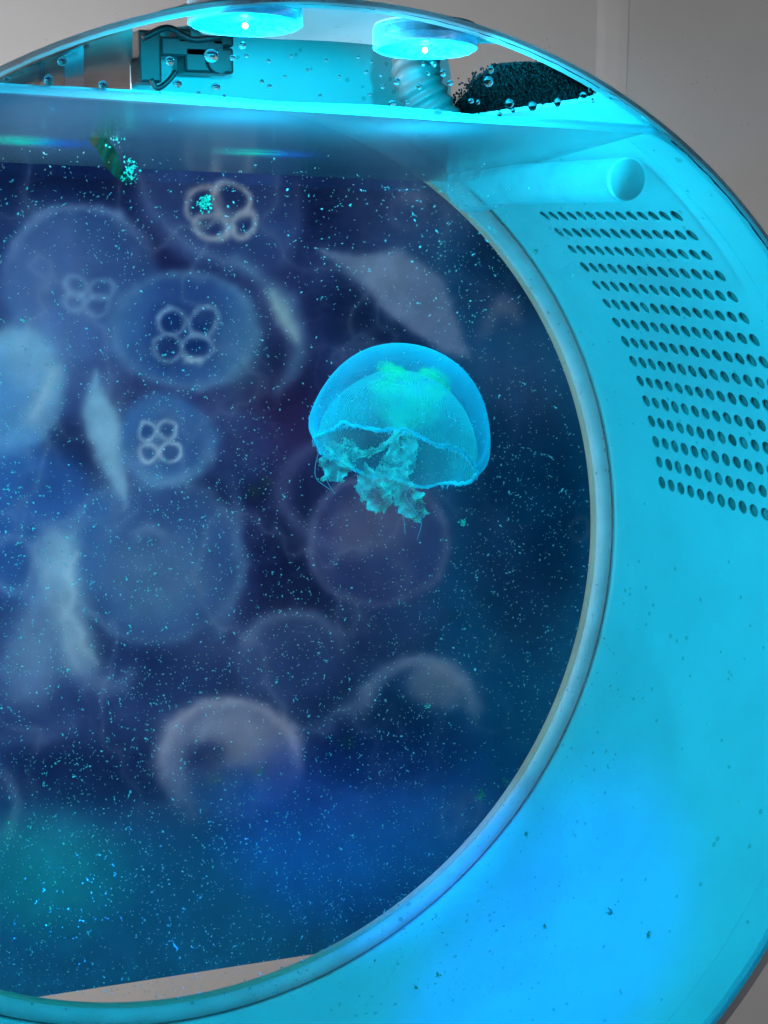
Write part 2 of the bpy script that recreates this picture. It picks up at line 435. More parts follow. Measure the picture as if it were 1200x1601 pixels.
# lid strip over the front of the hatch that carries the lamps
def lidr(y): return 0.9965+0.105*min(y, 0.3)
edge = []
for px, py in [(92, 76), (150, 58), (212, 50), (300, 56), (430, 62), (560, 68), (650, 80), (745, 88), (780, 78), (812, 66)]:
    p = atcyl(px, py, 1.004); p = atcyl(px, py, lidr(p.y)); edge.append((math.atan2(p.z, p.x), max(p.y, 0.0235)))
n = 60; v = []; f = []
ts = np.linspace(edge[-1][0], edge[0][0], n+1)
ys = np.interp(ts, [e[0] for e in edge][::-1], [e[1] for e in edge][::-1])
for k_ in range(len(ts)): ys[k_] = min(ys[k_], max(.03, .62-(math.degrees(ts[k_])-91)*.055))
for _ in range(3): ys[1:-1] = (ys[:-2]+ys[1:-1]*2+ys[2:])/4
m_ = 8
for t, ye in zip(ts, ys):
    yy = [0.0228+(max(ye, 0.0238)-0.0228)*k/m_ for k in range(m_+1)]
    v += [cylp(t, y, lidr(y)) for y in yy]+[cylp(t, y, lidr(y)+.005) for y in reversed(yy)]
w_ = 2*(m_+1)
for i in range(n):
    for k in range(w_): f.append((w_*i+k, w_*i+(k+1) % w_, w_*i+w_+(k+1) % w_, w_*i+w_+k))
mb = MB(); mb.add(v, f); tpart(autosmooth(weld(mb.build('lid_strip', M_white)), 40))
# outflow pipe along the wall, capped, with a thick collar at the back
pc = atcyl(980, 281, 0.938); pth = math.atan2(pc.z, pc.x)
PX, PZ, PY = pc.x, pc.z, pc.y
pr = 0.0345
fr_ = frame((PX, 0, PZ), (0, 1, 0)); PB = 0.585
mb = MB(); mb.revolve([(pr*.99, PY+.004), (pr, PY+.012), (pr*1.02, PB+.0)], 40, fr_)
pipe = tpart(autosmooth(mb.build('outflow_pipe', M_pipe)))
tag(pipe, 'pale capped pipe running along the upper right wall just under the water')
mb = MB(); mb.revolve([(0.001, PY-.001), (pr*.9, PY-.001), (pr*.97, PY+.001), (pr*.985, PY+.004), (pr*.97, PY+.0055)], 40, fr_)
tpart(autosmooth(mb.build('pipe_cap', M_cap), 50), pipe)
mb = MB()
mb.revolve([(pr*1.0, PB-.005), (pr*1.25, PB), (pr*1.34, PB+.012), (pr*1.36, PB+.055), (pr*1.30, PB+.062)], 40, fr_)
mb.revolve([(pr*1.30, PB+.060), (pr*1.40, PB+.066), (pr*1.46, PB+.076), (pr*1.46, PB+.10), (pr*1.36, PB+.112), (0.001, PB+.116)], 40, fr_)
tpart(autosmooth(mb.build('pipe_collar', M_pipe), 50), pipe)

# cradle that holds the drum from below
mb = MB(); n = 60; v = []; f = []
for i in range(n+1):
    t = rad(-155)+rad(130)*i/n
    v += [cylp(t, -.010, .984), cylp(t, -.010, 1.0015), cylp(t, .05, 1.014), cylp(t, .05, 1.003)]
for i in range(n):
    for k in range(4): f.append((4*i+k, 4*i+(k+1) % 4, 4*i+4+(k+1) % 4, 4*i+4+k))
f += [(3, 2, 1, 0), tuple(4*n+k for k in range(4))]
mb.add(v, f)
st = tag(autosmooth(weld(mb.build('tank_cradle', M_stand))), 'thin grey curved cradle hugging the lower edge of the tank', 'stand')

# ------------------------------------------------------------------ water
n = 48; v = []; f = []
nx, ny = 90, 40
idx = {}
for i in range(nx+1):
    for j in range(ny+1):
        y = 0.013+(DEP-0.013-.004)*j/ny
        # half width of the drum at this height
        x = 0.0
        zz = water_z(0, y)
        hw = math.sqrt(.9765**2-zz*zz); x0, x1 = -hw-.02, hw-.02
        for _ in range(4):
            x1 = math.sqrt(.9765**2-water_z(x1, y)**2); x0 = -math.sqrt(.9765**2-water_z(x0, y)**2)
        x = x0+(x1-x0)*i/nx
        idx[i, j] = len(v); v.append((x, y, water_z(x, y)))
for i in range(nx):
    for j in range(ny): f.append((idx[i, j], idx[i+1, j], idx[i+1, j+1], idx[i, j+1]))
water = link('water', v, f, M_water, smooth=True); tag(water, kind='structure')
# meniscus: the water climbing the front pane
M_men = tissue('water_edge', (0.75, 0.92, 1.0), 0.75, 0.95, 1.0)
mb = MB(); n = 90; v = []; f = []
prof = [(0.0125, 0.016), (0.0145, 0.009), (0.019, 0.004), (0.028, 0.0012), (0.028, -0.0005), (0.0125, -0.0005)]
for i in range(n+1):
    hw = 0.505
    x = -hw+0.05+(2*hw)*i/n
    x = min(x, 0.535)
    k_ = 0.8+0.25*noise.noise(Vector((x*6, 0, 0)))
    for (yy, dz) in prof: v.append((x, yy, water_z(x, yy)+dz*k_+0.0005))
np_ = len(prof)
for i in range(n):
    for k in range(np_): f.append((np_*i+k, np_*i+(k+1) % np_, np_*i+np_+(k+1) % np_, np_*i+np_+k))
mb.add(v, f); men = mb.build('waterline', M_men, water, smooth=True)

# ------------------------------------------------------------------ lamps in the lid
M_disc = tissue('lamp_lens', (0.40, 0.72, 1.0), 0.22, 0.62, 1.0, noise_amt=0.3, nscale=300)
M_frost = plastic('frosted_lens', (0.26, 0.40, 0.48), rough=0.2, mottle=0.85, scale=420, bump=0.6)
M_led = emit('led', (0.30, 1.0, 1.0), 22)
def ceiling_lamp(px, py, y, r, label, dark):
    c = at(px, py, y)
    root = empty('ceiling_lamp', c); tag(root, label, 'lamp', 'round lamps in the lid')
    fr = frame((0, 0, 0), WN)
    mb = MB(); mb.revolve([(r*.93, 0.0), (r, 0.003), (r, 0.030), (r*.97, 0.033), (r*.93, 0.030), (r*.93, 0.0)], 64, fr)
    autosmooth(weld(mb.build('lens_ring', M_disc, root)))
    mb = MB(); pr_ = []
    for k in range(9): pr_.append((r*.93*k/8+.0003, 0.010-0.006*(k/8)**2 if k < 8 else 0.002))
    mb.revolve(pr_, 64, fr); mb.build('lens_face', M_frost, root, smooth=True)
    mb = MB(); mb.revolve([(r*.97, 0.0335), (r*.97, 0.036), (.001, 0.036)], 64, fr); mb.build('housing', M_white, root)
    mb = MB(); mb.revolve([(r*.965, 0.016), (r*.975, 0.018), (r*.965, 0.028)], 64, fr); mb.build('inner_ring', M_black, root, smooth=True)
    e = WN*-0.002
    bm = bmesh.new(); bmesh.ops.create_icosphere(bm, subdivisions=2, radius=0.0042)
    vv = [tuple(q.co+e+WN*0.003) for q in bm.verts]; ff = [[q.index for q in p.verts] for p in bm.faces]; bm.free()
    link('diode', vv, ff, M_led, root, smooth=True)
    p = c-WN*0.012
    lamp('lamp_light', 'POINT', p, p-WN, LAMP_W, CYAN, shadow_soft_size=0.0012)
LAMP_W = 0.86
ceiling_lamp(664, 80, 0.100, 0.077, 'round clear lens lamp with bright diode, right one under the lid', 0)
ceiling_lamp(383, 42, 0.085, 0.080, 'round clear lens lamp with bright diode, left one at the top edge', 0)

# ------------------------------------------------------------------ printed backdrop behind the window
YP = 0.935
def soft(d, w): return 1/(1+np.exp(np.clip(d/(w*.8), -40, 40)))
def fbm(X, Y, s, seed, octv=4):
    r = np.random.default_rng(seed); out = np.zeros_like(X); amp = 1; tot = 0
    for o in range(octv):
        G = r.random((64, 64)); u = X/s*2**o; v_ = Y/s*2**o
        i = np.floor(u).astype(int); j = np.floor(v_).astype(int); a = u-i; b = v_-j
        a = a*a*(3-2*a); b = b*b*(3-2*b)
        g = lambda p, q_: G[p % 64, q_ % 64]
        out += amp*((g(i, j)*(1-a)+g(i+1, j)*a)*(1-b)+(g(i, j+1)*(1-a)+g(i+1, j+1)*a)*b); tot += amp; amp *= .5
    return out/tot
def artwork(X, Y):
    """the print: crowded pale moon jellies on deep blue; X, Y are print coordinates"""
    nx_ = fbm(X, Y, 160, 1); n2 = fbm(X, Y, 60, 2); n3 = fbm(X, Y, 26, 3)
    wx = X+16*(fbm(X, Y, 70, 4)-.5)*1.1+5*(fbm(X, Y, 14, 6, 2)-.5); wy = Y+16*(fbm(X, Y, 70, 5)-.5)*1.1+5*(fbm(X, Y, 14, 7, 2)-.5)
    base = np.stack([18+22*nx_, 38+26*nx_, 84+30*nx_], -1)
    # purple tint upper middle, deeper blue to the right
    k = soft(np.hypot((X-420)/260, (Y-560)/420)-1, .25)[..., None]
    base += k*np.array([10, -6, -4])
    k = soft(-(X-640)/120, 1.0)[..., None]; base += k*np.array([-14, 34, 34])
    img = base
    def put(mask, color, a):
        nonlocal img
        m_ = np.clip(mask*a, 0, 1)[..., None]; img = img*(1-m_)+np.array(color, float)*m_
    def ell(cx, cy, rx, ry, rot=0, W=True):
        x_, y_ = (wx, wy) if W else (X, Y)
        c, s = math.cos(math.radians(rot)), math.sin(math.radians(rot))
        u = ((x_-cx)*c+(y_-cy)*s)/rx; v_ = (-(x_-cx)*s+(y_-cy)*c)/ry
        return (np.hypot(u, v_)-1)*min(rx, ry)
    def disc(cx, cy, rx, ry, color, a, w=5, rot=0):
        e_ = ell(cx, cy, rx, ry, rot); put(soft(e_, w)*(.45+.5*n2+.5*nx_)*(1+.25*np.clip(e_/min(rx, ry), -1, 0)), color, min(1, a*1.08))
    def ring(cx, cy, rx, ry, color, a, w=4, rot=0, W=True, off=0): put(np.exp(-((ell(cx, cy, rx, ry, rot, W)-off)/(w*1.1))**2)*(.5+.9*n3), color, a*.78)
    def arc(cx, cy, rx, ry, a0, a1, color, a, w=5, rot=0):
        an = np.degrees(np.arctan2(-(wy-cy), wx-cx)) % 360
        mid = (a0+a1)/2; half = (a1-a0)/2
        dd = np.abs((an-mid+180) % 360-180)
        put(np.exp(-((ell(cx, cy, rx, ry, rot))/(w*1.3))**2)*soft(dd-half, 9)*(.5+1.0*n2), color, a)
    def stroke(P, wd, color, a, w=5):
        d = np.full(X.shape, 1e9)
        P = [np.array(p, float) for p in P]
        wd = wd if hasattr(wd, '__len__') else [wd]*len(P)
        for (p, q_, r0, r1) in zip(P[:-1], P[1:], wd[:-1], wd[1:]):
            e = q_-p; t = np.clip(((wx-p[0])*e[0]+(wy-p[1])*e[1])/(e@e+1e-9), 0, 1)
            d = np.minimum(d, np.hypot(wx-p[0]-t*e[0], wy-p[1]-t*e[1])-(r0+(r1-r0)*t))
        put(soft(d, w)*(.75+.5*n2), color, a)
    def poly(P, color, a, w=5):
        d = np.full(X.shape, 1e9); ins = np.zeros(X.shape, bool)
        n_ = len(P)
        for i in range(n_):
            p, q_ = np.array(P[i], float), np.array(P[(i+1) % n_], float); e = q_-p
            t = np.clip(((wx-p[0])*e[0]+(wy-p[1])*e[1])/(e@e+1e-9), 0, 1)
            d = np.minimum(d, np.hypot(wx-p[0]-t*e[0], wy-p[1]-t*e[1]))
            cr = ((p[1] > wy) != (q_[1] > wy)) & (wx < (q_[0]-p[0])*(wy-p[1])/(q_[1]-p[1]+1e-9)+p[0]); ins ^= cr
        put(soft(np.where(ins, -d, d), w)*(.75+.5*n2), color, a)
    PB = (52, 84, 140); PP = (74, 88, 138); PL = (100, 145, 182); PG = (78, 132, 165); PW = (150, 152, 172)
    # dark gaps between animals
    for (cx, cy, rx, ry) in [(300, 400, 60, 34), (600, 480, 90, 70), (430, 600, 60, 60), (110, 700, 60, 40), (540, 330, 60, 50), (350, 760, 70, 40), (470, 900, 60, 120), (790, 420, 70, 90), (820, 800, 90, 200), (150, 1210, 160, 50), (600, 1170, 120, 60), (90, 280, 100, 20)]:
        disc(cx, cy, rx, ry, (10, 22, 58), .55, 16)
    disc(435, 660, 60, 60, (62, 38, 84), .45, 22); disc(260, 372, 50, 30, (46, 34, 70), .4, 14); disc(500, 1010, 120, 70, (50, 52, 92), .4, 30)
    # far, pale bells
    disc(630, 330, 95, 62, PP, .55, 18); ring(640, 330, 26, 24, (96, 104, 146), .3, 8); disc(800, 560, 60, 110, PP, .42, 22, -25)
    arc(785, 520, 26, 44, 30, 200, (96, 108, 146), .4, 9)
    disc(770, 855, 46, 52, PB, .30, 14); ring(905, 826, 15, 17, (50, 84, 120), .5, 4); disc(830, 940, 40, 40, (40, 70, 116), .3, 16)
    disc(60, 830, 118, 118, (40, 82, 146), .55, 10); disc(40, 770, 90, 80, (36, 76, 142), .5, 12)
    disc(240, 875, 142, 128, (46, 86, 144), .55, 8); ring(240, 875, 140, 126, (96, 130, 172), .28, 8)
    disc(240, 905, 78, 66, (84, 124, 164), .55, 24); arc(236, 840, 18, 18, 0, 180, (96, 134, 174), .5, 6)
    arc(300, 850, 78, 170, 280, 420, (70, 108, 156), .4, 8)
    # bell in the upper left
    disc(125, 440, 122, 122, (54, 88, 146), .62, 6); arc(130, 430, 118, 108, 30, 175, (92, 120, 166), .55, 6)
    disc(80, 440, 70, 110, (74, 98, 150), .45, 16); disc(110, 560, 80, 90, (62, 90, 148), .5, 12)
    for (cx, cy) in [(120, 445), (160, 450), (116, 470), (156, 474)]: ring(cx, cy, 18, 15, (100, 134, 172), .55, 4.5)
    # bell cut by the water line
    disc(345, 325, 128, 98, (50, 78, 134), .6, 8, 20); stroke([(215, 268), (238, 330), (285, 378), (345, 408), (400, 425)], [5, 6, 8, 7, 4], (90, 112, 158), .5, 6)
    stroke([(466, 290), (464, 350), (440, 410)], 5, (78, 102, 150), .35, 7)
    for (cx, cy, rx, ry, ro) in [(317, 322, 27, 29, 0), (362, 315, 30, 25, 40), (385, 350, 16, 20, 20), (332, 354, 28, 19, 10)]:
        disc(cx, cy, rx, ry, (24, 40, 86), .5, 5, ro); ring(cx, cy, rx, ry, PW, .85, 5, ro)
    disc(354, 336, 14, 10, (104, 118, 150), .7, 6)
    # bell in the middle left with four rings
    disc(290, 516, 112, 92, (46, 84, 146), .75, 5, 8); ring(290, 516, 108, 88, (104, 140, 172), .40, 8, 8); disc(280, 524, 66, 56, (22, 50, 106), .55, 14)
    disc(375, 545, 26, 50, PG, .5, 16); disc(206, 520, 20, 44, (70, 116, 160), .4, 14)
    for (cx, cy, rx, ry) in [(272, 502, 22, 21), (320, 506, 21, 22), (265, 543, 22, 20), (311, 545, 23, 20)]:
        disc(cx, cy, rx, ry, (20, 42, 96), .6, 5); ring(cx, cy, rx, ry, (112, 142, 178), .75, 4)
    stroke([(295, 562), (312, 565)], 4, (150, 170, 190), .6, 4)
    # crescent at its right
    stroke([(372, 408), (412, 440), (450, 478), (468, 530), (458, 580), (438, 612)], [6, 12, 18, 14, 12, 5], (84, 122, 164), .6, 7)
    stroke([(425, 462), (445, 500), (460, 530)], [8, 13, 8], (150, 178, 186), .6, 6)
    # bright bell at the left edge
    disc(18, 606, 84, 94, (84, 128, 168), .8, 5); disc(40, 560, 50, 40, (104, 150, 186), .5, 18); disc(-14, 640, 66, 80, (60, 112, 170), .8, 18); stroke([(54, 652), (72, 615), (82, 585)], [7, 9, 6], (140, 164, 188), .6, 7)
    poly([(-20, 690), (70, 680), (40, 700), (-20, 730)], (60, 110, 166), .7, 6)
    # spindle
    poly([(148, 580), (160, 610), (178, 640), (192, 670), (200, 700), (196, 740), (197, 786), (186, 770), (172, 745), (150, 715), (133, 680), (130, 655), (138, 620)], PL, .85, 4)
    disc(170, 680, 22, 50, (120, 164, 196), .4, 12)
    # small bell with a clover of rings
    disc(262, 690, 74, 74, (50, 92, 150), .8, 5); arc(262, 690, 66, 66, 220, 380, (92, 134, 174), .5, 8); disc(360, 700, 70, 60, (44, 76, 134), .45, 14)
    for (cx, cy, r_) in [(231, 675, 13), (262, 673, 14), (234, 708, 14), (266, 708, 15)]:
        disc(cx, cy, r_, r_, (26, 54, 108), .6, 4); ring(cx, cy, r_, r_, (140, 164, 192), .85, 3.6)
    # leaf-shaped jelly, upper right
    poly([(506, 390), (560, 402), (622, 388), (690, 430), (716, 500), (738, 560), (690, 545), (622, 492), (562, 442)], (98, 116, 156), .85, 4)
    stroke([(508, 392), (565, 445), (625, 495), (700, 545)], [3, 4, 4, 2], (112, 128, 166), .5, 5); disc(600, 425, 50, 24, (112, 128, 160), .4, 16)
    # drifting arms, lower left
    stroke([(96, 850), (88, 905), (96, 960), (120, 1010), (140, 1050)], [24, 24, 20, 26, 16], (104, 140, 174), .5, 9)
    for (cx, cy, rx, ry, ro) in [(92, 872, 30, 34, 10), (84, 925, 24, 40, -8), (104, 975, 22, 44, 18), (128, 1028, 26, 36, 30), (70, 985, 26, 60, 5), (112, 905, 14, 30, -25)]: disc(cx+8*math.sin(cy), cy, rx, ry, (108, 144, 176), .5, 7, ro)
    stroke([(118, 868), (108, 900), (118, 930), (106, 962), (124, 990), (132, 1020), (150, 1040)], [3, 5, 3, 6, 4, 6, 3], (134, 164, 188), .6, 4)
    stroke([(98, 930), (100, 985), (122, 1050)], [4, 6, 5], (142, 168, 190), .4, 6)
    disc(44, 1050, 46, 48, (86, 118, 158), .6, 12); stroke([(60, 940), (60, 1010), (40, 1080)], [20, 30, 24], (82, 112, 158), .5, 14)
    stroke([(140, 1070), (190, 1075), (210, 1055)], [12, 10, 6], (84, 112, 154), .6, 7); ring(18, 884, 36, 44, (90, 116, 160), .5, 7)
    disc(150, 1110, 120, 60, (50, 70, 122), .4, 24); stroke([(0, 1150), (60, 1160), (110, 1135)], 8, (76, 100, 146), .35, 10)
    # dome, lower middle
    disc(362, 1186, 110, 92, (66, 84, 132), .5, 6); arc(362, 1196, 104, 98, 5, 190, (124, 132, 164), .75, 8); arc(362, 1200, 80, 70, 20, 170, (40, 62, 112), .2, 9)
    disc(375, 1150, 70, 42, (120, 130, 160), .85, 12); stroke([(278, 1150), (268, 1200), (282, 1240), (302, 1274)], [22, 24, 18, 8], (108, 118, 156), .6, 9)
    disc(322, 1178, 28, 19, (18, 36, 84), .85, 6, -20); disc(362, 1240, 60, 34, (22, 66, 120), .75, 12); disc(426, 1184, 20, 16, (56, 76, 126), .5, 8)
    disc(455, 1030, 82, 62, (62, 90, 142), .6, 10); arc(462, 1040, 84, 76, 30, 170, (92, 116, 160), .45, 9); disc(480, 1060, 56, 34, (24, 48, 100), .5, 14)
    # big bell under the living jelly
    disc(590, 846, 112, 100, (52, 66, 122), .6, 6); disc(582, 822, 56, 40, (108, 110, 140), .55, 16); ring(590, 846, 108, 96, (108, 122, 162), .42, 6)
    arc(570, 770, 126, 90, 90, 250, (86, 100, 148), .35, 9); disc(620, 950, 60, 70, (48, 62, 114), .4, 22)
    # dome with bright stomach
    arc(655, 1112, 84, 78, 0, 180, (92, 118, 160), .65, 9); disc(680, 1074, 42, 33, (112, 128, 160), .75, 7, 15)
    for (cx, cy, rx, ry) in [(655, 1075, 11, 8), (688, 1094, 14, 8)]: disc(cx, cy, rx, ry, (54, 84, 128), .7, 4)
    stroke([(565, 1095), (540, 1115), (500, 1140)], [12, 8, 4], (70, 96, 142), .5, 9)
    disc(740, 1275, 52, 44, (50, 76, 116), .4, 14); ring(705, 1280, 14, 24, (84, 108, 136), .4, 5); ring(735, 1262, 13, 22, (84, 108, 136), .35, 5)
    arc(0, 1260, 22, 46, 270, 450, (92, 112, 150), .5, 8)
    # teal blue towards the bottom, free of animals
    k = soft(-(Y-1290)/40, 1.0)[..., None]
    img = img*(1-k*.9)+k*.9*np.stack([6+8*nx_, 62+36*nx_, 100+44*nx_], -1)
    for (cx, cy, r_) in [(405, 1205, 7), (400, 770, 8), (420, 755, 6), (545, 1160, 9), (335, 1218, 6)]: disc(cx, cy, r_, r_, (30, 74, 60), .35, 3)
    # fine folds and wisps, and the slight greyness of the print
    rd = 1-np.abs(2*fbm(wx, wy*.8, 120, 11)-1); rd2 = 1-np.abs(2*fbm(wx*.9, wy, 70, 12)-1)
    msk = soft((X-760)/90, 1.0)*soft((Y-1240)/50, 1.0)
    put(np.clip(rd, 0, 1)**14*msk*(.3+n2), (118, 142, 174), .24); put(np.clip(rd2, 0, 1)**16*msk*(.2+nx_), (100, 122, 160), .12)
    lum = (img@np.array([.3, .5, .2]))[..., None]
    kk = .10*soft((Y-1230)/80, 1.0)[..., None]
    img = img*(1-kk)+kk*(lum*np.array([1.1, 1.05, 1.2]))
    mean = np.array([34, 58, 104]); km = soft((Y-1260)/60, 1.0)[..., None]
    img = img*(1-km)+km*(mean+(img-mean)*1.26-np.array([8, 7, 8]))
    img = img*(0.93+0.14*n3[..., None])
    return np.clip(img, 2, 255)
# dense where the window shows it, coarse beyond
xs = np.concatenate([np.linspace(-1.5, -0.55, 14)[:-1], np.linspace(-0.55, 1.12, 400)])
zs = np.concatenate([np.linspace(-1, 1, 500)])
# lower edge leans with the room; corners at the paper's real place
bl = at(100, 1552, YP); br = at(480, 1493, YP)
sl = (br.z-bl.z)/(br.x-bl.x)
Xg, Tg = np.meshgrid(xs, (zs+1)/2, indexing='ij')
zb = bl.z+sl*(Xg-bl.x); zt = 0.93+sl*Xg
Zg = zb+(zt-zb)*Tg
Yg = YP+0.006*np.sin(Xg*3+1)*np.sin(Tg*2.5)
P3 = np.stack([Xg, Yg, Zg], -1)
# print coordinates: a fixed flat mapping of the sheet
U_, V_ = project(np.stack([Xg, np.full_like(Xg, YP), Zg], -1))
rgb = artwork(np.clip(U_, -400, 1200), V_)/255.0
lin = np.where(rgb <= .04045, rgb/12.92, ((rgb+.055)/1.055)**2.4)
ni, nj = Xg.shape
vid = np.arange(ni*nj).reshape(ni, nj)
faces = np.stack([vid[:-1, :-1], vid[1:, :-1], vid[1:, 1:], vid[:-1, 1:]], -1).reshape(-1, 4)
me = bpy.data.meshes.new('backdrop_poster')
me.vertices.add(ni*nj); me.vertices.foreach_set('co', (P3.reshape(-1)*S).astype(np.float32))
me.loops.add(faces.size); me.loops.foreach_set('vertex_index', faces.reshape(-1).astype(np.int32))
me.polygons.add(len(faces)); me.polygons.foreach_set('loop_start', (np.arange(len(faces))*4).astype(np.int32))
me.update(calc_edges=True)
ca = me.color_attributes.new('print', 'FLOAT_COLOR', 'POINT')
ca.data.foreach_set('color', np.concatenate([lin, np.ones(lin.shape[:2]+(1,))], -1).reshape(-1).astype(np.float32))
mt, nt, out = newmat('printed_film')
a_ = N(nt, 'ShaderNodeVertexColor', layer_name='print')
g0 = N(nt, 'ShaderNodeMixRGB', blend_type='MULTIPLY', Fac=1.0); L(nt, a_.outputs['Color'], g0.inputs['Color1']); g0.inputs['Color2'].default_value = (1.0, 0.98, 0.9, 1)
g1 = N(nt, 'ShaderNodeMixRGB', blend_type='MULTIPLY', Fac=1.0); L(nt, a_.outputs['Color'], g1.inputs['Color1']); g1.inputs['Color2'].default_value = (2.35, 2.45, 2.3, 1)
di = N(nt, 'ShaderNodeBsdfDiffuse'); tl = N(nt, 'ShaderNodeBsdfTranslucent')
L(nt, g0.outputs[0], di.inputs['Color']); L(nt, g1.outputs[0], tl.inputs['Color'])
ms = N(nt, 'ShaderNodeMixShader', Fac=0.6); L(nt, di.outputs[0], ms.inputs[1]); L(nt, tl.outputs[0], ms.inputs[2]); L(nt, ms.outputs[0], out.inputs['Surface'])
me.materials.append(mt)
poster = bpy.data.objects.new('backdrop_poster', me); col.objects.link(poster)
tag(poster, 'dark blue backdrop print of many pale moon jellyfish behind the round window', 'poster')

# ------------------------------------------------------------------ things seen through the hatch
# white splash plate standing behind the opening
def slab(name, pix, y, thick, mat, label, cat):
    P = [at(px, py, y) for px, py in pix]; Q = [p+Vector((0, thick, 0)) for p in P]; n = len(P)
    mb = MB(); mb.add(P+Q, [tuple(range(n)), tuple(range(2*n-1, n-1, -1))]+[(i, i+n, (i+1) % n+n, (i+1) % n) for i in range(n)])
    return tag(weld(mb.build(name, mat)), label, cat)
slab('splash_plate', [(206, 161), (205, 90), (207, 50), (300, 40), (640, 40), (690, 60), (704, 110), (704, 187)], 0.815, 0.012, M_white, 'cyan lit white plate standing behind the hatch above the water', 'panel')
# black pump bracket in front of the plate
pb = empty('pump_bracket', at(290, 120, 0.70)); tag(pb, 'black pump bracket hanging in front of the cyan plate, upper left', 'pump')
o0 = at(290, 120, 0.70)
def prel(px, py, y=0.70): return at(px, py, y)-o0
def pbox(name, x0, y0, x1, y1, d=0.03, mat=M_black, dy=0):
    a, b = prel(x0, y0), prel(x1, y1); c = (a+b)/2+Vector((0, d+dy, 0)); mb = MB(); mb.box(c, (abs(b.x-a.x)/2, d, abs(b.z-a.z)/2))
    o = mb.build(name, mat, pb); bv = o.modifiers.new('bevel', 'BEVEL'); bv.width = 0.0012; bv.segments = 2; return o
pbox('body', 215, 46, 254, 130, .035); pbox('arm', 250, 56, 352, 92, .022); pbox('motor', 288, 72, 366, 116, .03); pbox('clamp', 276, 44, 300, 70, .026); pbox('clip', 330, 44, 366, 74, .018)
mb = MB(); mb.revolve([(.020, -.012), (.022, .0)], 20, frame(prel(340, 97, .70), (0, 1, 0)), close=True); mb.build('knob', M_black, pb)
mb = MB(); mb.tube(catmull([prel(222, 60), prel(262, 44), prel(300, 62), prel(345, 58)], 8), .006, 8); mb.build('cable', M_black, pb, smooth=True)
mb = MB(); mb.tube(catmull([prel(236, 125), prel(246, 138), prel(262, 128), prel(275, 112)], 8), .005, 8); mb.build('cable', M_black, pb, smooth=True)
# ribbed hose
path = catmull([at(652, 40, .50), at(650, 95, .48), at(652, 125, .46), at(668, 160, .45), at(690, 200, .44)], 24)
rr = [0.040+0.0028*math.sin(i*2*math.pi/11) for i in range(len(path))]
mb = MB(); mb.tube(path, rr, 22); hs = mb.build('ribbed_hose', M_hose, smooth=True)
tag(hs, 'grey ribbed hose hanging under the right lamp above the water', 'hose')
# black filter sponge lying over the right edge of the hatch
outl = [(688, 192), (704, 166), (722, 148), (735, 130), (755, 116), (772, 107), (820, 104), (862, 106), (912, 118), (958, 150), (900, 168), (800, 194)]
TY = []
for px, py in outl:
    p = atcyl(px, py, .985); TY.append((math.atan2(p.z, p.x), p.y))
def inpoly(x, y, P):
    r = False
    for i in range(len(P)):
        a, b = P[i], P[i-1]
        if (a[1] > y) != (b[1] > y) and x < (b[0]-a[0])*(y-a[1])/(b[1]-a[1])+a[0]: r = not r
    return r
mb = MB()
cx = sum(p[0] for p in TY)/len(TY); cy = sum(p[1] for p in TY)/len(TY)
ni_ = len(TY)
inner = [cylp(cx+(t-cx)*.84, max(.03, cy+(y-cy)*.84), .988) for t, y in TY]; outer = [cylp(cx+(t-cx)*.84, max(.03, cy+(y-cy)*.84), 0.999) for t, y in TY]
mb.add(inner+outer+[cylp(cx, cy, .988), cylp(cx, cy, 1.002)], [(i, (i+1) % ni_, 2*ni_) for i in range(ni_)]+[((i+1) % ni_+ni_, i+ni_, 2*ni_+1) for i in range(ni_)]+[(i, i+ni_, (i+1) % ni_+ni_, (i+1) % ni_) for i in range(ni_)])
t0_, t1_ = min(p[0] for p in TY), max(p[0] for p in TY); y0_, y1_ = min(p[1] for p in TY), max(p[1] for p in TY)
cnt = 0
while cnt < 5200:
    t, y = random.uniform(t0_-.01, t1_+.01), random.uniform(y0_, y1_+.02)
    jt, jy = t+random.gauss(0, .006), y+random.gauss(0, .012)
    if not inpoly(jt, jy, TY) or y < .028: continue
    s_ = random.uniform(.0012, .0034)
    a = rvec(s_); b = rvec(s_); c = a.cross(b); c = c.normalized()*s_*random.uniform(.5, 1.2) if c.length > 0 else rvec(s_)
    mb.octa(cylp(t, y, .9865+random.uniform(-.003, .006)), a, b, c); cnt += 1
sp = tag(mb.build('filter_sponge', M_sponge), 'black coarse filter sponge lying over the right end of the hatch', 'sponge')
# brown patch standing for the room seen through the hatch, with a pale post
M_roomview = plastic('room_brown', (0.30, 0.24, 0.22), rough=0.3, mottle=0.15, scale=18, trans=0.55)
M_roompost = plastic('pale_post', (0.40, 0.44, 0.48), rough=0.4, trans=0.5)
def hatch_patch(name, xa, xb, r0, r1, mat, parent=None, n=24, m=14):
    def top(px): return float(np.interp(px, [-120, -60, 0, 100, 212, 260], [175, 142, 111, 71, 37, 24]))
    v = []; f = []
    for r_ in (r0, r1):
        for i in range(n+1):
            px = xa+(xb-xa)*i/n
            for j in range(m+1):
                py = top(px)+(178-top(px))*j/m
                p = atcyl(px, py, r_); p.y = min(max(p.y, .0232), 1.6); t = math.atan2(p.z, p.x)
                v.append(cylp(t, p.y, r_))
    k_ = (n+1)*(m+1)
    for i in range(n):
        for j in range(m):
            a = i*(m+1)+j; f.append((a, a+1, a+m+2, a+m+1)); f.append((k_+a, k_+a+m+1, k_+a+m+2, k_+a+1))
    mb = MB(); mb.add(v, f); return mb.build(name, mat, parent, smooth=True)
lid = tag(hatch_patch('room_view', -110, 207, .988, .994, M_roomview), 'brown patch standing for the room seen through the left of the hatch, above the waterline', 'room view')  # lid holds the room view patch, not a real lid
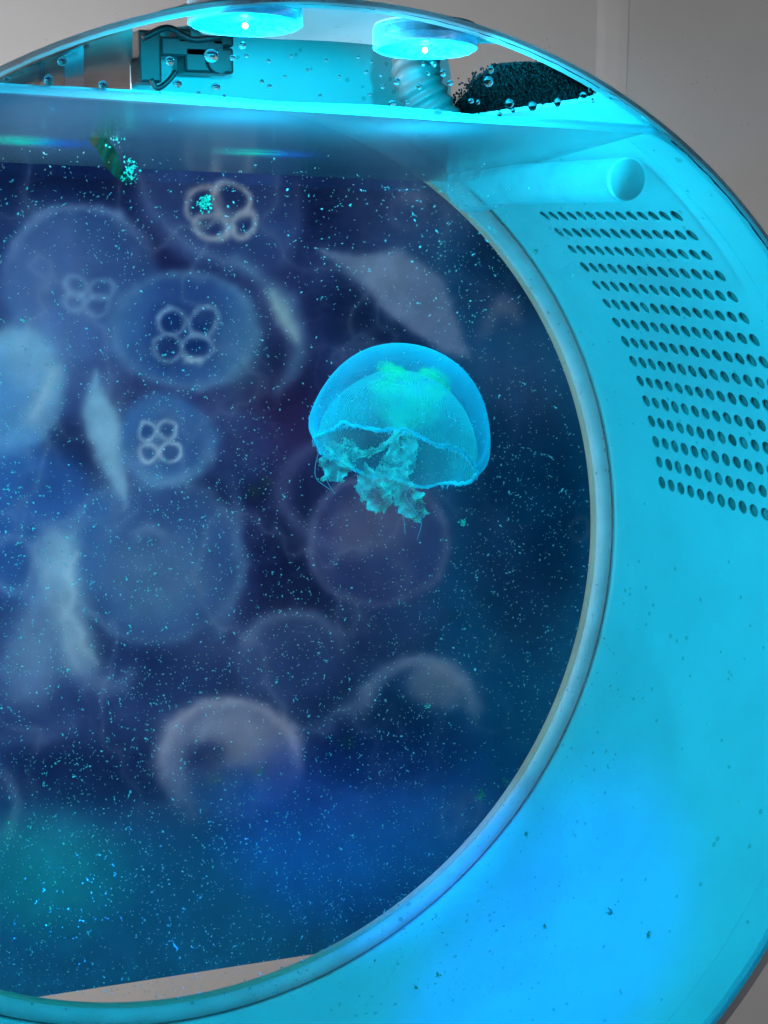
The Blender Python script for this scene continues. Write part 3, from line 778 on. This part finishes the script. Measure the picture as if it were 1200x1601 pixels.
hatch_patch('room_post', 101, 131, .983, .9875, M_roompost, lid, 4)
hatch_patch('room_seam', 62, 70, .985, .9875, M_black, lid, 2)
# reflections of coloured light, painted as green and blue streaks under the water surface
M_streak, nt, out = newmat('painted_streak')
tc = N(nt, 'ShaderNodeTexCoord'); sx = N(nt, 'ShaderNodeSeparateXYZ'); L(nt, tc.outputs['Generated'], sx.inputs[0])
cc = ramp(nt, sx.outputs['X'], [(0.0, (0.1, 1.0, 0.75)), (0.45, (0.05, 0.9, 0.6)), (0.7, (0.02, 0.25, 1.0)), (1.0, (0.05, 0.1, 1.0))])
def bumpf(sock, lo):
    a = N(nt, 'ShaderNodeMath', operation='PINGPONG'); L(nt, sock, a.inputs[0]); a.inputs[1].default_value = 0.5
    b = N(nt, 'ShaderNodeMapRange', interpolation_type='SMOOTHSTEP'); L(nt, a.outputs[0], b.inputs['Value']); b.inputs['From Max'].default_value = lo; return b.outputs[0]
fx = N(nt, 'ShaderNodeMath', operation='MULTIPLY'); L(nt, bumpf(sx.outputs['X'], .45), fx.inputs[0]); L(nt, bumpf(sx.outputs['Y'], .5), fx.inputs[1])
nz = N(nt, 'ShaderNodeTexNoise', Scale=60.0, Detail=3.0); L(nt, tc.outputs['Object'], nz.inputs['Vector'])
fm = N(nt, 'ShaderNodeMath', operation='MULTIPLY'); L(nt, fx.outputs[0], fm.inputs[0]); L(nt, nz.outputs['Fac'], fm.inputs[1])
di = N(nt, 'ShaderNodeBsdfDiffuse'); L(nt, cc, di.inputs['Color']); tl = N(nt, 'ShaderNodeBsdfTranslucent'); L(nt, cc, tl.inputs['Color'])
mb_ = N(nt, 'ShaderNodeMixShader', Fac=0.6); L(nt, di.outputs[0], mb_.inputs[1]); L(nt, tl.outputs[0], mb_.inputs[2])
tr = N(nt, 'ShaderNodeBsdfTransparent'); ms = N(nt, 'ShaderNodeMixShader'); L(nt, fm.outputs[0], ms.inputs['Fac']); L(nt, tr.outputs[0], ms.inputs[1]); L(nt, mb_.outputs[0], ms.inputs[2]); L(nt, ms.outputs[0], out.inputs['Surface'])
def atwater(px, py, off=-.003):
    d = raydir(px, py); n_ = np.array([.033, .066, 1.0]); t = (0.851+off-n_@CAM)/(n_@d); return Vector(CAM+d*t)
for (x0, y0, x1, y1, hw, lb) in [(-60, 216, 160, 232, .055, 'green and blue reflection streak painted on the water, at the left edge'), (310, 236, 510, 247, .05, 'green and blue reflection streak painted on the water, above the topmost printed jelly')]:
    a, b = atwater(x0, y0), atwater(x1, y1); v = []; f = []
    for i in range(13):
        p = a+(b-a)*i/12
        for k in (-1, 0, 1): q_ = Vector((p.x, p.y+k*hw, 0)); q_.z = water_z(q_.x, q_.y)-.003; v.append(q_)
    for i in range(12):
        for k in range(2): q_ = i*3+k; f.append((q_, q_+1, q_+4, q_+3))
    tag(link('reflection_streak', v, f, M_streak, smooth=True), lb, 'film', 'painted reflections on the water')  # 'film' here means the painted reflection streaks
# raised joint strip on the wall, upper right
a, b = at(940, 80, YW), at(972, 80, YW)
mb = MB(); w_ = b.x-a.x
mb.add([(x, y, z) for z in (-2.0, 3.6) for x, y in ((a.x-.02, YW-.0002), (a.x+.012, YW-.0006), (b.x-.012, YW-.0006), (b.x+.02, YW-.0002))], [(0, 1, 5, 4), (1, 2, 6, 5), (2, 3, 7, 6)])
o = mb.build('joint_strip', M_post, wall)

# ------------------------------------------------------------------ the moon jellyfish
JY = 0.36
jc = at(626, 677, JY)
view = (jc-Vector(CAM)).normalized()
JR = 140/FPX*(jc-Vector(CAM)).dot(Vector(FW))
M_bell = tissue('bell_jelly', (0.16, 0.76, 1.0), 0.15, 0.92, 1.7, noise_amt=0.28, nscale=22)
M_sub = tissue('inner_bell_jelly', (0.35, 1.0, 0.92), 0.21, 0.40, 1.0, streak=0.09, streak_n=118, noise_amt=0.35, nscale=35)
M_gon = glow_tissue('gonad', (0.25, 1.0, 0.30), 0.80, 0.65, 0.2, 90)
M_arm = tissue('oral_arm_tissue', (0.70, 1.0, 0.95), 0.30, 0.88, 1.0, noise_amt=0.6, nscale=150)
M_gran = plastic('granules', (0.92, 1.0, 0.66), rough=0.6, mottle=0.3, trans=0.5)
M_marg = tissue('margin_tissue', (0.35, 0.95, 1.0), 0.75, 1.0, 1.0, noise_amt=0.3, nscale=120)
M_hair = tissue('tentacle', (0.55, 0.85, 1.0), 0.45, 0.8, 1.0)
jelly = empty('moon_jellyfish', jc); tag(jelly, 'live cyan moon jellyfish with green gonads and ragged arms, swimming in mid tank', 'jellyfish')
# local frame: x right in the picture, y away, z up; tilt so that the mouth side faces the viewer a little, lean right side down
right = Vector(RT); away = view; upv = right.cross(away).normalized(); right = away.cross(upv).normalized()
Rm = Matrix((right, away, upv)).transposed().to_3x3()
tilt = Matrix.Rotation(math.radians(-19), 3, 'X'); lean = Matrix.Rotation(math.radians(11), 3, 'Y')
jelly.rotation_euler = (Rm @ lean @ tilt).to_euler()
def J(p): return Vector(p)*JR
def prof_interp(prof, n):
    P = catmull([(p[0], 0, p[1]) for p in prof], n); return [(max(p.x, 0.0005), p.z) for p in P]
def wob(a, h):
    e = max(0, min(1, (0.35-h)/0.7))
    return 1+0.030*math.sin(2*a+.6)+e*(0.022*math.sin(8*a)+0.012*math.sin(16*a+1))
def surf(prof, n, name, mat, drop=0.0):
    v = []; f = []
    for r, h in prof:
        for k in range(n):
            a = 2*math.pi*k/n; q = wob(a, h)
            v.append(J((r*q*math.cos(a), r*q*math.sin(a), h+drop*0.03*max(0, -h*3)*math.sin(8*a+1.2))))
    for i in range(len(prof)-1):
        for k in range(n): f.append((i*n+k, i*n+(k+1) % n, (i+1)*n+(k+1) % n, (i+1)*n+k))
    return link(name, v, f, mat, jelly, smooth=True)
outer_p = prof_interp([(0, .985), (.22, .965), (.45, .89), (.66, .745), (.83, .53), (.945, .27), (.995, .02), (.985, -.16), (.93, -.27), (.895, -.285)], 5)
inner_p = prof_interp([(.895, -.285), (.87, -.2), (.86, -.02), (.79, .17), (.66, .36), (.52, .50), (.38, .60), (.2, .635), (0, .64)], 5)
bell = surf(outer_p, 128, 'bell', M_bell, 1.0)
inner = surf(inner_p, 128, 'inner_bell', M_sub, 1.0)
# ragged bright margin with its fringe
mb = MB(); pts = []; rr = []
nm = 260
for k in range(nm+1):
    a = 2*math.pi*k/nm; q = wob(a, -.285)
    jz = 0.034*noise.noise(Vector((math.cos(a)*5, math.sin(a)*5, 2)))+0.020*noise.noise(Vector((math.cos(a)*16, math.sin(a)*16, 5)))
    z = -.285+.03*.855*math.sin(8*a+1.2)+jz
    pts.append(J((.895*q*math.cos(a), .895*q*math.sin(a), z))); rr.append(JR*(.014+.026*abs(noise.noise(Vector((math.cos(a)*9, math.sin(a)*9, 9))))))
mb.tube(pts, rr, 6, caps=False); mb.build('bell_margin', M_marg, jelly, smooth=True)
mb = MB()
for k in range(260):
    a = random.uniform(0, 2*math.pi); q = wob(a, -.285); l = random.uniform(.02, .06)
    p0 = Vector((.9*q*math.cos(a), .9*q*math.sin(a), -.285)); d = Vector((random.gauss(0, .25), random.gauss(0, .25), -1))
    mb.tube([J(p0), J(p0+d*l*.5+Vector((random.gauss(0, .012), random.gauss(0, .012), 0))), J(p0+d*l)], [JR*.006, JR*.004, JR*.002], 4)
for k in range(220):     # short hairs caught on the outside of the bell
    i = random.randrange(12, len(outer_p)-6); r, h = outer_p[i]; a = random.uniform(0, 2*math.pi); q = wob(a, h)
    p0 = Vector((r*q*math.cos(a), r*q*math.sin(a), h)); d = (Vector((math.cos(a), math.sin(a), .3))+rvec(.6)).normalized()
    mb.tube([J(p0), J(p0+d*random.uniform(.01, .035))], [JR*.006, JR*.003], 4)
tag(mb.build('tentacles', M_hair, jelly), kind='stuff')
# four horseshoe gonads
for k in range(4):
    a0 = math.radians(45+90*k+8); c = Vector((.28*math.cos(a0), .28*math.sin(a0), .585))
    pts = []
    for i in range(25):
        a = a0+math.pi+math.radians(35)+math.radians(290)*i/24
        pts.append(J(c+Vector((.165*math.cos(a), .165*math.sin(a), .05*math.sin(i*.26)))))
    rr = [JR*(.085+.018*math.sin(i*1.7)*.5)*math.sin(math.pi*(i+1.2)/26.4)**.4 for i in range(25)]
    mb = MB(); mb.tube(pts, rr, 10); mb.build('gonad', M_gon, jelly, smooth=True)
# stomach in the middle, a soft green lump
mb = MB(); v = []; n = 24
pr2 = prof_interp([(0, .61), (.25, .57), (.42, .44), (.40, .26), (.24, .12), (.12, .0)], 4)
mb.revolve([(r*JR, h*JR) for r, h in pr2], 24, frame((0, 0, 0), (0, 0, 1)))
M_sto = glow_tissue('stomach', (0.25, 1.0, 0.72), 0.60, 0.8, 0.5, 60)
mb.build('stomach', M_sto, jelly, smooth=True)
# ruffled oral arms
arms = [
 [(-.02, -.05, .10), (-.08, -.10, -.10), (-.20, -.20, -.30), (-.40, -.25, -.42), (-.56, -.20, -.40), (-.64, -.12, -.50), (-.62, -.05, -.72)],
 [(-.03, .02, .08), (-.06, .00, -.22), (-.06, -.05, -.48), (-.20, -.08, -.64), (-.10, 0, -.80), (.02, .05, -.86)],
 [(.08, 0, .10), (.12, .02, -.16), (.06, -.04, -.42), (.14, -.05, -.62), (.28, 0, -.80), (.42, .06, -.76)],
 [(.05, .06, .10), (.16, .14, -.08), (.14, .18, -.34), (.04, .16, -.52), (.0, .10, -.68)],
]
armw = [(.04, .03, .03, .05, .13, .17, .12), (.05, .06, .09, .17, .16, .08), (.06, .10, .11, .11, .17, .10), (.05, .07, .08, .08, .05)]
for ai, (P, W_) in enumerate(zip(arms, armw)):
    path = catmull(P, 14); m_ = len(path); nw = 12; v = []; f = []
    for i, p in enumerate(path):
        u = i/(m_-1)*(len(W_)-1); i0 = min(int(u), len(W_)-2); wd = W_[i0]+(W_[i0+1]-W_[i0])*(u-i0)
        t = (path[min(i+1, m_-1)]-path[max(i-1, 0)]).normalized()
        e = t.cross(Vector((0.2, 1, 0.1))).normalized(); nn = t.cross(e)
        for k in range(nw+1):
            s_ = (k/nw*2-1); ed = abs(s_)**2
            rf = ed*(.8*wd)*math.sin(i*.62+ai*2+(1.5 if s_ > 0 else 0))+ed*ed*.25*wd*math.sin(i*2.1+ai)+.25*wd*noise.noise(Vector((i*.35, s_*3, ai*7)))
            out_ = wd*(1+.45*noise.noise(Vector((i*.45, ai*3+s_, 1.7)))*ed)
            v.append(J(p+e*(s_*out_)+nn*rf))
    for i in range(m_-1):
        for k in range(nw): a = i*(nw+1)+k; f.append((a, a+1, a+nw+2, a+nw+1))
    arm = link('oral_arm', v, f, M_arm, jelly, smooth=True)
    # food granules caught in the ruffles
    mb = MB()
    for q_ in range(430 if ai < 3 else 120):
        i = min(m_-1, int((random.random()**.45)*m_)); k = random.choice((0, 1, 1, 2, 4, 8, 10, 11, nw))
        p = Vector(v[i*(nw+1)+k])+rvec(JR*abs(random.gauss(0, .022)))
        s_ = JR*random.uniform(.003, .010); a = rvec(s_); b = rvec(s_); c = a.cross(b)
        c = c.normalized()*s_ if c.length > 1e-9 else rvec(s_)
        mb.octa(p, a, b, c)
    g = mb.build('food_granules', M_gran, arm); g['kind'] = 'stuff'
# thin clear trailing threads at the left and right of the arms
mb = MB()
for k in (0, 2, 4, 6):
    x0 = -.80+.03*k if k < 4 else .10+.07*(k-4)
    zz0 = -.30 if k < 4 else -.55
    pts = catmull([J((x0, -.1, zz0)), J((x0-.05, -.1, zz0-.2)), J((x0-.02+.03*k, -.08, zz0-.42)), J((x0+.16, -.05, zz0-.52-.02*k))], 8)
    mb.tube(pts, JR*.0026, 4)
tag(mb.build('threads', M_hair, jelly), kind='stuff')

# ------------------------------------------------------------------ floating and clinging small things
M_mint = plastic('mint_algae', (0.35, 0.85, 0.60), rough=0.6, mottle=0.3, trans=0.4)
M_green = plastic('green_algae', (0.10, 0.28, 0.12), rough=0.8, mottle=0.5)
M_olive = plastic('olive_leaf', (0.055, 0.045, 0.02), rough=0.6, mottle=0.6, scale=80, trans=0.3)
def clump(name, c, size, n, mat, label, cat, group, flat=1.0, grain=.22, stretch=(1, 1, 1)):
    mb = MB()
    for k in range(n):
        p = Vector((random.gauss(0, .42)*stretch[0], random.gauss(0, .42)*stretch[1], random.gauss(0, .42)*stretch[2]))*size
        s_ = size*grain*random.uniform(.5, 1.3); a = rvec(s_); b = rvec(s_*.7); cc = a.cross(b); cc = cc.normalized()*s_*.8 if cc.length > 1e-12 else rvec(s_)
        mb.octa(p, a, b, cc)
    o = mb.build(name, mat, loc=c); tag(o, label, cat, group); return o
G1 = 'bits of algae adrift in the water'
clump('algae_clump', at(723, 817, .34), .0085, 40, M_mint, 'mint green crumb drifting just below right of the live jellyfish', 'algae', G1, stretch=(.7, 1, 1))
clump('algae_clump', at(318, 319, .45), .0150, 70, M_mint, 'bright mint flake drifting over the topmost printed jelly', 'algae', G1, stretch=(1, 1, .8))
clump('algae_clump', at(668, 1104, .40), .0070, 26, M_mint, 'small pale flake low in the middle of the window', 'algae', G1)
clump('algae_clump', at(752, 1243, .60), .0150, 70, M_green, 'green tuft beside the lower right of the window bead', 'algae', G1, grain=.14)
clump('algae_clump', at(791, 1223, .80), .0110, 40, M_green, 'green tuft caught on the window bead at lower right', 'algae', G1, grain=.14)
clump('algae_clump', at(34, 500, .30), .0050, 16, M_mint, 'tiny mint flake near the left edge above the pale printed bell', 'algae', G1)
clump('algae_clump', at(408, 1207, .7), .0050, 16, M_green, 'dark green speck over the printed dome low in the window', 'algae', G1)
G2 = 'algae spots clinging to the white inner wall'
spots = [(684, 1525, .010, 'upper of two green algae spots low on the wall under the window'), (650, 1543, .007, 'lower of two green algae spots low on the wall under the window'),
 (851, 1448, .0075, 'dark algae spot in the blue glow at lower right'), (953, 1426, .009, 'dark smudge right of the blue glow'), (1013, 1461, .008, 'long dark smudge farthest right on the lower wall'),
 (822, 1304, .0075, 'brownish algae spot just below the window bead, lower right'), (989, 1262, .004, 'single dark dot on the plain wall at right'), (836, 393, .008, 'green spot between the window bead and the perforated screen'),
 (924, 668, .006, 'faint spot beside the middle of the perforated screen'), (970, 1551, .006, 'faint smudge at the bottom of the wall'), (865, 1578, .005, 'faint speck lowest on the wall in the blue glow'), (1111, 305, .004, 'small dark dot on the wall above the perforated screen')]
for px, py, s_, lb in spots:
    p = atcyl(px, py, .974); o = clump('algae_spot', p, s_, 30 if s_ > .006 else 14, M_green, lb, 'algae', G2, grain=.20, stretch=(.5, 1, 1))
# olive leaf scrap hanging at the water surface with a mint tuft
a = at(150, 206, .42); lf = empty('leaf_scrap', a); tag(lf, 'olive scrap of leaf with mint tuft hanging from the water surface at left', 'debris')
pl = [at(148, 207, .42), at(165, 235, .42), at(183, 268, .42), at(200, 284, .42)]
wl = [.013, .014, .011, .005]
path = catmull([p-a for p in pl], 6); v = []; f = []
for i, p in enumerate(path):
    u = i/(len(path)-1)*3; i0 = min(int(u), 2); wd = wl[i0]+(wl[i0+1]-wl[i0])*(u-i0)
    for k in range(5):
        s_ = k/4*2-1; v.append(p+Vector((s_*wd*.9, .006*math.sin(i*.9+k), s_*wd*.35+.003*noise.noise(Vector((i*.5, k, 0))))))
for i in range(len(path)-1):
    for k in range(4): q_ = i*5+k; f.append((q_, q_+1, q_+6, q_+5))
link('leaf', v, f, M_olive, lf, smooth=True)
mb = MB()
for k in range(90):
    p = at(204+random.gauss(0, 7), 268+random.gauss(0, 11), .41)-a; s_ = random.uniform(.001, .003); mb.octa(p, rvec(s_), rvec(s_), rvec(s_))
for k in range(30):
    p = at(180+random.gauss(0, 6), 215+random.gauss(0, 7), .41)-a; s_ = random.uniform(.001, .0028); mb.octa(p, rvec(s_), rvec(s_), rvec(s_))
tag(mb.build('tuft', M_mint, lf), kind='stuff')
# droplets on the inside of the front pane above the water
M_drop = clear('droplet', 1.33, 0.0, (0.8, 1, 1))
big = [(330, 88, 12), (265, 96, 8), (97, 97, 8), (76, 126, 9), (161, 134, 8), (277, 131, 7), (337, 136, 7), (378, 72, 7), (363, 91, 5), (419, 96, 4), (409, 128, 4), (421, 135, 4), (10, 124, 5), (385, 88, 4),
 (763, 128, 9), (796, 162, 8), (832, 166, 8), (871, 160, 7), (911, 149, 6), (922, 141, 4), (684, 176, 7), (613, 162, 6), (692, 115, 6), (703, 130, 5), (655, 136, 5), (620, 128, 6), (767, 109, 6), (669, 115, 4), (661, 101, 4),
 (736, 158, 5), (802, 173, 4), (781, 179, 4), (637, 160, 4), (747, 160, 4), (678, 101, 5), (580, 97, 3), (595, 118, 3), (572, 113, 4), (560, 90, 3), (598, 136, 4), (577, 148, 3), (510, 95, 3), (530, 120, 3), (480, 110, 3), (500, 150, 3), (455, 88, 3), (445, 120, 3), (350, 150, 3), (310, 145, 3), (250, 145, 3), (955, 152, 4)]
bm = bmesh.new(); bmesh.ops.create_icosphere(bm, subdivisions=3, radius=1.0)
dv = [v_.co.copy() for v_ in bm.verts]; dfc = [[q_.index for q_ in p.verts] for p in bm.faces]; bm.free()
dme = None
for px, py, r_ in big:
    p = at(px, py, .0135); s_ = r_*.95/FPX*(p-Vector(CAM)).dot(Vector(FW))
    if dme is None:
        o = link('water_droplet', [(q_.x, q_.y*.6, q_.z) for q_ in dv], dfc, M_drop, smooth=True); dme = o.data
    else:
        o = bpy.data.objects.new('water_droplet', dme); col.objects.link(o)
    o.location = p*S; k_ = random.uniform(.9, 1.15); o.scale = (s_*k_, s_, s_/k_)
    nm_ = {(330, 88): 'largest clear droplet, in front of the black pump', (763, 128): 'largest droplet over the black sponge, near its upper left edge', (97, 97): 'upper of two clear droplets near the far left, beside the pale post',
           (76, 126): 'lower of two clear droplets near the far left', (161, 134): 'lone clear droplet right of the pale post on the brown patch', (265, 96): 'clear droplet on the arm of the black pump',
           (684, 176): 'clear droplet at the lower left tip of the black sponge', (911, 149): 'clear droplet near the right end of the black sponge', (832, 166): 'middle one of three clear droplets along the lower edge of the sponge'}.get((px, py))
    tag(o, nm_ or 'small clear water droplet on the pane above the waterline', 'droplet', 'droplets on the pane above the waterline')
# thousands of brine shrimp adrift
M_shr = plastic('brine_shrimp', (0.80, 0.84, 0.80), rough=0.6, mottle=0.6, scale=260, trans=0.5)
mb = MB(); cnt = 0
while cnt < 11500:
    px, py = random.uniform(-40, 1000), random.uniform(205, 1560)
    dens = 0.55+0.45*min(1, max(0, (py-300)/900))
    dens *= 0.35+1.3*max(0, .5+noise.noise(Vector((px*.008, py*.008, 3.3))))
    if random.random() > dens: continue
    y = random.uniform(.06, .82); p = at(px, py, y)
    if math.hypot(p.x, p.z) > .955 or p.z > water_z(p.x, p.y)-.01: continue
    if px > 930 and random.random() > .5: continue
    if py < 290 and y < .35: continue
    l = min(.0030, .0010+.0006*random.expovariate(1.0)); a = rvec(l); b = rvec(1); c = a.cross(b).normalized()*l*random.uniform(.4, .7); b = a.cross(c).normalized()*c.length
    mb.octa(p, a, b, c)
    if random.random() < .35:
        d = (a.normalized()+rvec(.9)).normalized()*l*.8; b2 = rvec(1); c2 = d.cross(b2).normalized()*l*.28
        mb.octa(p+a+d*.7, d, d.cross(c2).normalized()*c2.length, c2)
    cnt += 1
tag(mb.build('brine_shrimp', M_shr), 'thousands of tiny pale brine shrimp adrift in the water', 'shrimp', kind='stuff')
